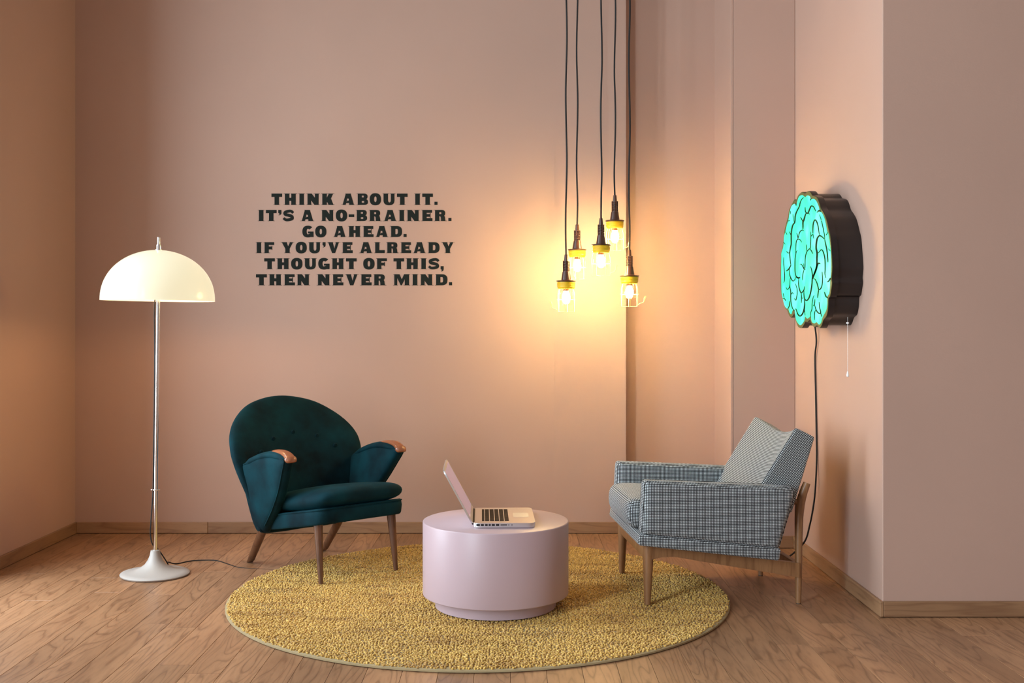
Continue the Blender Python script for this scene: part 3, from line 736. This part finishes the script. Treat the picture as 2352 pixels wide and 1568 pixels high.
def sl(p): return (p[0] - XS, p[1] - cy_, p[2] - cz_)
for px, py in ((1903, 499),):
    bm = bmesh.new(); q = at(px, py, 4.72); lathe(bm, [(.0035, 0), (.0035, .004), (0, .005)], 10)
    o = finish('screw', bm, M_CHROME, sign); o.rotation_euler = (-pi / 2 * -1, 0, 0); o.location = sl((q.x - .02, 4.755, q.z - .008))
bm = bmesh.new(); X0 = 1.425; D0 = X0 * F / (1947 - CX); zt = HC - (744 - HY) / F * D0; zb = HC - (852 - HY) / F * D0
k = 0; zz = zt
while zz > zb: bmesh.ops.create_icosphere(bm, subdivisions=1, radius=.0016, matrix=Matrix.Translation(sl((X0, D0, zz)))); zz -= .0036
tube(bm, [sl((X0, D0, zt + .03)), sl((X0, D0, zb))], .0006, 5)
lathe(bm, [(.0015, .0), (.003, -.004), (.0055, -.016), (.0045, -.023), (0, -.026)], 12, sl((X0, D0, zb)))
lathe(bm, [(.0, .004), (.006, .003), (.006, -.002), (0, -.003)], 12, sl((X0, D0, zt + .004)))
finish('pull_chain', bm, M_WHITEPL, sign)
bm = bmesh.new()
pc = [(1.470, 5.30, 1.20), (1.478, 5.285, 1.10)]
for px, py, X in ((1872, 820, 1.482), (1873.5, 900, 1.484), (1875, 980, 1.484), (1876, 1050, 1.483), (1874, 1100, 1.475), (1870, 1150, 1.465), (1860, 1205, 1.44), (1845, 1248, 1.405)):
    D = X * F / (px - CX); pc.append((X, D, HC - (py - HY) / F * D))
pc += [(1.345, 5.38, .012), (1.31, 5.42, .004), (1.20, 5.47, .0045), (.95, 5.50, .0045)]
pc[-5] = (pc[-5][0], pc[-5][1], max(pc[-5][2], .06))
tube(bm, [sl(p) for p in spline(pc, 8)], .0042, 8); finish('power_cord', bm, M_BLACKCABLE, sign)

# ------------------------------------------------------------------ teal velvet armchair (local x across, y rearwards)
ch = thing('velvet_armchair', 'teal velvet armchair with a round buttoned back and carved wooden paw arm ends', 'chair', (-.70, 4.995, 0), radians(42))
def leg(name, p0, p1, r0, r1, m, parent, sec=1.0):
    """turned tapering leg from top p0 to foot p1 with a glide"""
    b = bmesh.new(); P = [Vector(p0).lerp(Vector(p1), i / 8) for i in range(9)]
    tube(b, P, [r0 + (r1 - r0) * (i / 8) for i in range(9)], 20)
    # cut the foot level
    for v in b.verts:
        if (v.co - Vector(p1)).length < r1 * 1.6: v.co.z = p1[2] + .003
    o = finish(name, b, m, parent)
    return o
for sx in (-1, 1):
    leg('leg', (sx * .200, .035, .30), (sx * .205, 0, RZ - .004), .0220, .0105, M_WALNUT, ch)
    leg('leg', *(((-.238, .445, .22), (-.186, .683, 0)) if sx < 0 else ((.178, .425, .22), (.235, .680, 0))), .0220, .0165, M_WALNUT, ch)
def seatz(y): return .0 - .19 * (y + .03) * .95
# seat base
bm = bmesh.new()
def seat_out(hw, y0, y1, e=7): 
    return [(x * (1 - .06 * max(0, (y - .2)) / .3), y) for x, y in superell(hw, (y1 - y0) / 2, e, 72, (0, (y0 + y1) / 2))]
ring0 = seat_out(.243, -.045, .47)
lv = []
for zz, sc in ((.285, .965), (.288, .985), (.296, 1.0), (.33, 1.012), (.352, 1.0), (.358, .985)):
    lv.append([bm.verts.new((x * sc, .21 + (y - .21) * sc, zz + seatz(y))) for x, y in ring0])
for a, b in zip(lv, lv[1:]):
    for i in range(72): bm.faces.new((a[i], a[(i + 1) % 72], b[(i + 1) % 72], b[i]))
bm.faces.new(lv[0][::-1]); bm.faces.new(lv[-1]); finish('seat_base', bm, M_VELVET, ch)
bm = bmesh.new(); oc = seat_out(.246, -.062, .50, 6)
shell(bm, oc, (0, .21), .070, lambda a, b, o: (a, b, .397 + seatz(b) * .9 + o + (.0 if o < 0 else .012 * cos(min(1, abs(a) / .25) * pi / 2))), rings=10, p=9, crown=.015)
seat = finish('seat', bm, M_VELVET, ch, ang=80)
bm = bmesh.new(); tube(bm, [(x * 1.006, .21 + (y - .21) * 1.006, .353 + seatz(y)) for x, y in ring0], .0032, 8, closed=True); finish('piping', bm, M_VELVET, seat)
# back shell
BK = [(0, .815), (.10, .805), (.20, .775), (.29, .715), (.345, .645), (.362, .57), (.350, .49), (.318, .40), (.285, .32), (.262, .25), (.245, .19), (.12, .175), (0, .175)]
BK = BK + [(-x, z) for x, z in BK[1:-1][::-1]]
bo = [tuple(v[:2]) for v in spline([(x, z, 0) for x, z in BK], 5, closed=True)]
def backmap(a, s, o):
    y = .440 + (s - .19) * .36 - .03 * sin(pi * (s - .19) / .62)
    y -= .55 * (a * a) * (1.0 if s < .6 else 1 - .3 * (s - .6) / .2)
    return (a - .010, y + o + .045, s)
bm = bmesh.new(); shell(bm, bo, (0, .50), .085, backmap, rings=12, p=9, crown=.006); back = finish('backrest', bm, M_VELVET, ch, ang=80)
# buttons: where the photo's tufts meet the front of the back
U = Vector((cos(radians(42)), sin(radians(42)), 0)); N_ = Vector((-sin(radians(42)), cos(radians(42)), 0)); O_ = Vector((-.70, 4.995, 0))
for px, py in ((600.5, 1038.5), (628, 1007), (673, 992), (728, 1000.5), (770, 1022.5)):
    best = None
    for i in range(400):
        D = 4.9 + i * .002; w = at(px, py, D) - O_; a, y, s = w.dot(U), w.dot(N_), w.z
        e = abs(y - (backmap(a, s, -.0475)[1]))
        if best is None or e < best[0]: best = (e, a, y, s)
    b = bmesh.new(); lathe(b, [(.0125, 0), (.0125, .002), (.0095, .006), (0, .008)], 16)
    o = finish('button', b, M_VELVET, back); o.rotation_euler = (radians(90), 0, 0); o.location = (best[1], best[2] + .001, best[3])
    b = bmesh.new(); tube(b, [(.0150 * cos(2 * pi * i / 20), .0150 * sin(2 * pi * i / 20), 0) for i in range(20)], .002, 6, closed=True)
# arms
ARM = [(.50, .185), (.515, .30), (.52, .42), (.515, .505), (.44, .535), (.34, .568), (.24, .583), (.14, .585), (.095, .578), (.095, .560), (.125, .515), (.20, .41), (.30, .305), (.40, .215), (.445, .185)]
ao = [tuple(v[:2]) for v in spline([(x, z, 0) for x, z in ARM], 4, closed=True)]
for sx in (-1, 1):
    def amap(y, z, o, sx=sx):
        x = .218 + .085 * min(1, max(0, (z - .19) / .36)) ** .8 + .012 * max(0, (y - .3) / .2)
        return (sx * (x + o), y, z)
    bm = bmesh.new(); shell(bm, ao, (.36, .42), .062, amap, rings=10, p=12, crown=.004); arm = finish('arm', bm, M_VELVET, ch, ang=80)
    bm = bmesh.new()
    ins = [(.36 + (y - .36) * .93, .42 + (z - .42) * .93) for y, z in ao]
    i0 = min(range(len(ins)), key=lambda i: (ins[i][0] - .47) ** 2 + (ins[i][1] - .515) ** 2); i1 = min(range(len(ins)), key=lambda i: (ins[i][0] - .40) ** 2 + (ins[i][1] - .225) ** 2)
    tube(bm, [amap(y, z, .0262) for y, z in ins[i0:i1 + 1]], .0028, 8); finish('piping', bm, M_VELVET, arm)
    bm = bmesh.new()
    tube(bm, spline([amap(y, z, 0) for y, z in ((.505, .500), (.42, .535), (.33, .564), (.25, .579), (.18, .580), (.12, .572), (.10, .562))], 5), [.034 * min(1, .25 + .75 * (30 - i) / 9) * min(1, .4 + .6 * i / 5) for i in range(31)], 16, flat=(.55, 1.0)); finish('arm_pad', bm, M_VELVET, arm)
    # carved paw: slim tongue widening into a rounded knuckle
    bm = bmesh.new()
    cen = spline([amap(y, z, 0) for y, z in ((.255, .590), (.22, .596), (.18, .598), (.14, .595), (.112, .585), (.092, .568), (.088, .558))], 5)
    n = len(cen); rad_ = [.010 + .014 * (i / (n - 1)) ** .8 if i < n * .72 else .0222 * cos((i / (n - 1) - .72) / .28 * 1.25) ** .5 + .003 for i in range(n)]
    tube(bm, cen, rad_, 18, flat=(.75, 1.2)); finish('paw', bm, M_PAW, arm)

# ------------------------------------------------------------------ checked armchair (local x rearwards, y away from camera)
c2 = thing('checked_armchair', 'low armchair in small black and white checked wool with an exposed teak frame', 'chair', (.536, 4.787, 0), radians(4.8))
def tw(name, bm, ang=40, rot=None, parent=None):
    o = finish(name, bm, M_TWEED, parent or c2, ang=ang); boxuv(o, rot); return o
def puff(bm, poly, y0, y1, bulge, n=6, r=.012):
    """upholstered slab: side outline poly (x,z), from y0 to y1, rounded rim and slightly domed sides"""
    P = [tuple(v[:2]) for v in poly]; cx_ = sum(p[0] for p in P) / len(P); cz = sum(p[1] for p in P) / len(P)
    ym = (y0 + y1) / 2
    shell(bm, P, (cx_, cz), abs(y1 - y0), lambda a, b, o: (a, ym + o, b), rings=12, p=26, crown=bulge)
def rounded(poly, r=.02, n=5):
    out = []; k = len(poly)
    for i in range(k):
        p0, p1, p2 = Vector(poly[i - 1]), Vector(poly[i]), Vector(poly[(i + 1) % k])
        rr = r[i] if isinstance(r, (list, tuple)) else r
        a = p1 + (p0 - p1).normalized() * rr; c = p1 + (p2 - p1).normalized() * rr
        for j in range(n + 1):
            t = j / n; out.append(tuple(((1 - t) ** 2 * a + 2 * t * (1 - t) * p1 + t * t * c)))
    # add points on long sides
    o2 = []
    for i, p in enumerate(out):
        q = out[(i + 1) % len(out)]; o2.append(p); d = (Vector(q) - Vector(p)).length; m = int(d / .04)
        for j in range(1, m + 1): o2.append(tuple(Vector(p).lerp(Vector(q), j / (m + 1))))
    return o2
armp = rounded([(-.040, .319), (-.026, .537), (.622, .502), (.545, .249)], [.012, .016, .045, .015])
for y0, y1 in ((-.352, -.258), (.258, .345)):
    bm = bmesh.new(); puff(bm, armp, y0, y1, .002); a_ = tw('arm', bm, 80)
    pcx = sum(p[0] for p in armp) / len(armp); pcz = sum(p[1] for p in armp) / len(armp); ym = (y0 + y1) / 2
    for sd in (-1, 1):
        bm = bmesh.new(); tube(bm, [(pcx + (x - pcx) * .984, ym + sd * (y1 - y0) / 2 * .60, pcz + (z - pcz) * .984) for x, z in armp], .0022, 6, closed=True); tw('piping', bm, 80, parent=a_)
# upholstered deck below arms and seat
bm = bmesh.new(); hexa(bm, [(-.052, -.3505, .274), (.540, -.3505, .200), (.540, .343, .200), (-.052, .343, .274), (-.046, -.3505, .320), (.550, -.3505, .250), (.550, .343, .250), (-.046, .343, .320)], .012, 3); tw('seat_deck', bm, 60)
# seat cushion: domed, nose rolled forward
bm = bmesh.new()
def seatmap(a, b, o):
    nose = max(0.0, 1 - (a + .075) / .09)
    z = .388 - .045 * (a + .07) + o
    return (a - .006 * nose, b, z - .006 * nose * nose)
shell(bm, superell(.285, .252, 12, 96, (.212, 0)), (.212, 0), .118, seatmap, rings=14, p=28, crown=.018); tw('seat_cushion', bm, 80)
# backrest wedge, sloping, with raised side wings and a sagging top
RB = Matrix.Rotation(radians(30), 3, 'Y')
bm = bmesh.new(); NY, NZ = 28, 22
def bk(side, ty, tz):
    """side 0 front, 1 rear; ty -1..1 across, tz 0..1 up"""
    sag = .030 * (1 - ty * ty) ** 1.5 * tz ** 3; wing = .026 * (1 - abs(ty) ** 3.5) * (.3 + .7 * tz)
    fx, fz = .405 + .225 * tz, .385 + .360 * tz
    rx, rz = .615 + .100 * tz, .385 + .318 * tz
    if side == 0: return Vector((fx + wing * .85, ty * .282, fz - wing * .4 - sag))
    return Vector((rx, ty * .282, rz - sag * .8))
G = {}
lay = 9
def bp(i, j, k):
    ty = -1 + 2 * i / NY; tz = j / NZ; f = k / lay
    p = bk(0, ty, tz).lerp(bk(1, ty, tz), f); return p
def gv(i, j, k):
    if (i, j, k) not in G: G[(i, j, k)] = bm.verts.new(bp(i, j, k))
    return G[(i, j, k)]
for i in range(NY):
    for j in range(NZ):
        for k in (0, lay): bm.faces.new((gv(i, j, k), gv(i + 1, j, k), gv(i + 1, j + 1, k), gv(i, j + 1, k)))
for i in range(NY):
    for k in range(lay):
        for j in (0, NZ): bm.faces.new((gv(i, j, k), gv(i + 1, j, k), gv(i + 1, j, k + 1), gv(i, j, k + 1)))
for j in range(NZ):
    for k in range(lay):
        for i in (0, NY): bm.faces.new((gv(i, j, k), gv(i, j + 1, k), gv(i, j + 1, k + 1), gv(i, j, k + 1)))
bmesh.ops.recalc_face_normals(bm, faces=bm.faces)
se = [e for e in bm.edges if len(e.link_faces) == 2 and e.calc_face_angle(0) > .9]
bmesh.ops.bevel(bm, geom=se, offset=.012, segments=3, profile=.6, affect='EDGES')
tw('backrest', bm, 70, RB)
# wooden frame
for sy in (-1, 1):
    leg('leg', (.004, sy * .285, .262), (.0, sy * .288, RZ - .004), .0245, .0130, M_TEAK, c2)
    b = bmesh.new()
    P = spline([(.651, sy * .256, .003), (.652, sy * .257, .15), (.653, sy * .258, .33), (.658, sy * .258, .414), (.671, sy * .258, .464), (.688, sy * .258, .508)], 5)
    n = len(P); tube(b, P, [.0115 + .0075 * min(1, i / 14) - .004 * max(0, (i - 17) / (n - 18)) for i in range(n)], 18, flat=(1.0, 1.0))
    finish('leg', b, M_TEAK, c2)
    b = bmesh.new(); lathe(b, [(.0100, 0), (.0100, .004)], 14, (.651, sy * .256, 0)); finish('glide', b, M_RUBBER, c2)
    b = bmesh.new()
    top = [(.0 + .65 * i / 12, .262 - .088 * i / 12) for i in range(13)]
    bot = [(.65 * i / 12, (.203 + .014 * sin(pi * min(1, i / 3.2)) if i < 3.2 else .203 - .090 * (i - 3.2) / 8.8) - (0 if i > 0 else 0)) for i in range(13)]
    poly = top + bot[::-1]
    prism(b, poly, lambda p: (p[0], sy * (.292 - .045 * p[0]) - .013, p[1]), lambda p: (p[0], sy * (.292 - .045 * p[0]) + .013, p[1])); finish('side_rail', b, M_TEAK, c2, ang=25)
    b = bmesh.new(); tube(b, [(.585, sy * .235, .432), (.62, sy * .245, .430), (.655, sy * .256, .428)], [.013, .015, .012], 14); finish('back_bracket', b, M_TEAK, c2)
b = bmesh.new(); box(b, (-.012, -.275, .205), (.014, .275, .262), .003, 2); finish('front_rail', b, M_TEAK, c2)
b = bmesh.new(); box(b, (.640, -.25, .120), (.664, .25, .170), .003, 2); finish('rear_rail', b, M_TEAK, c2)
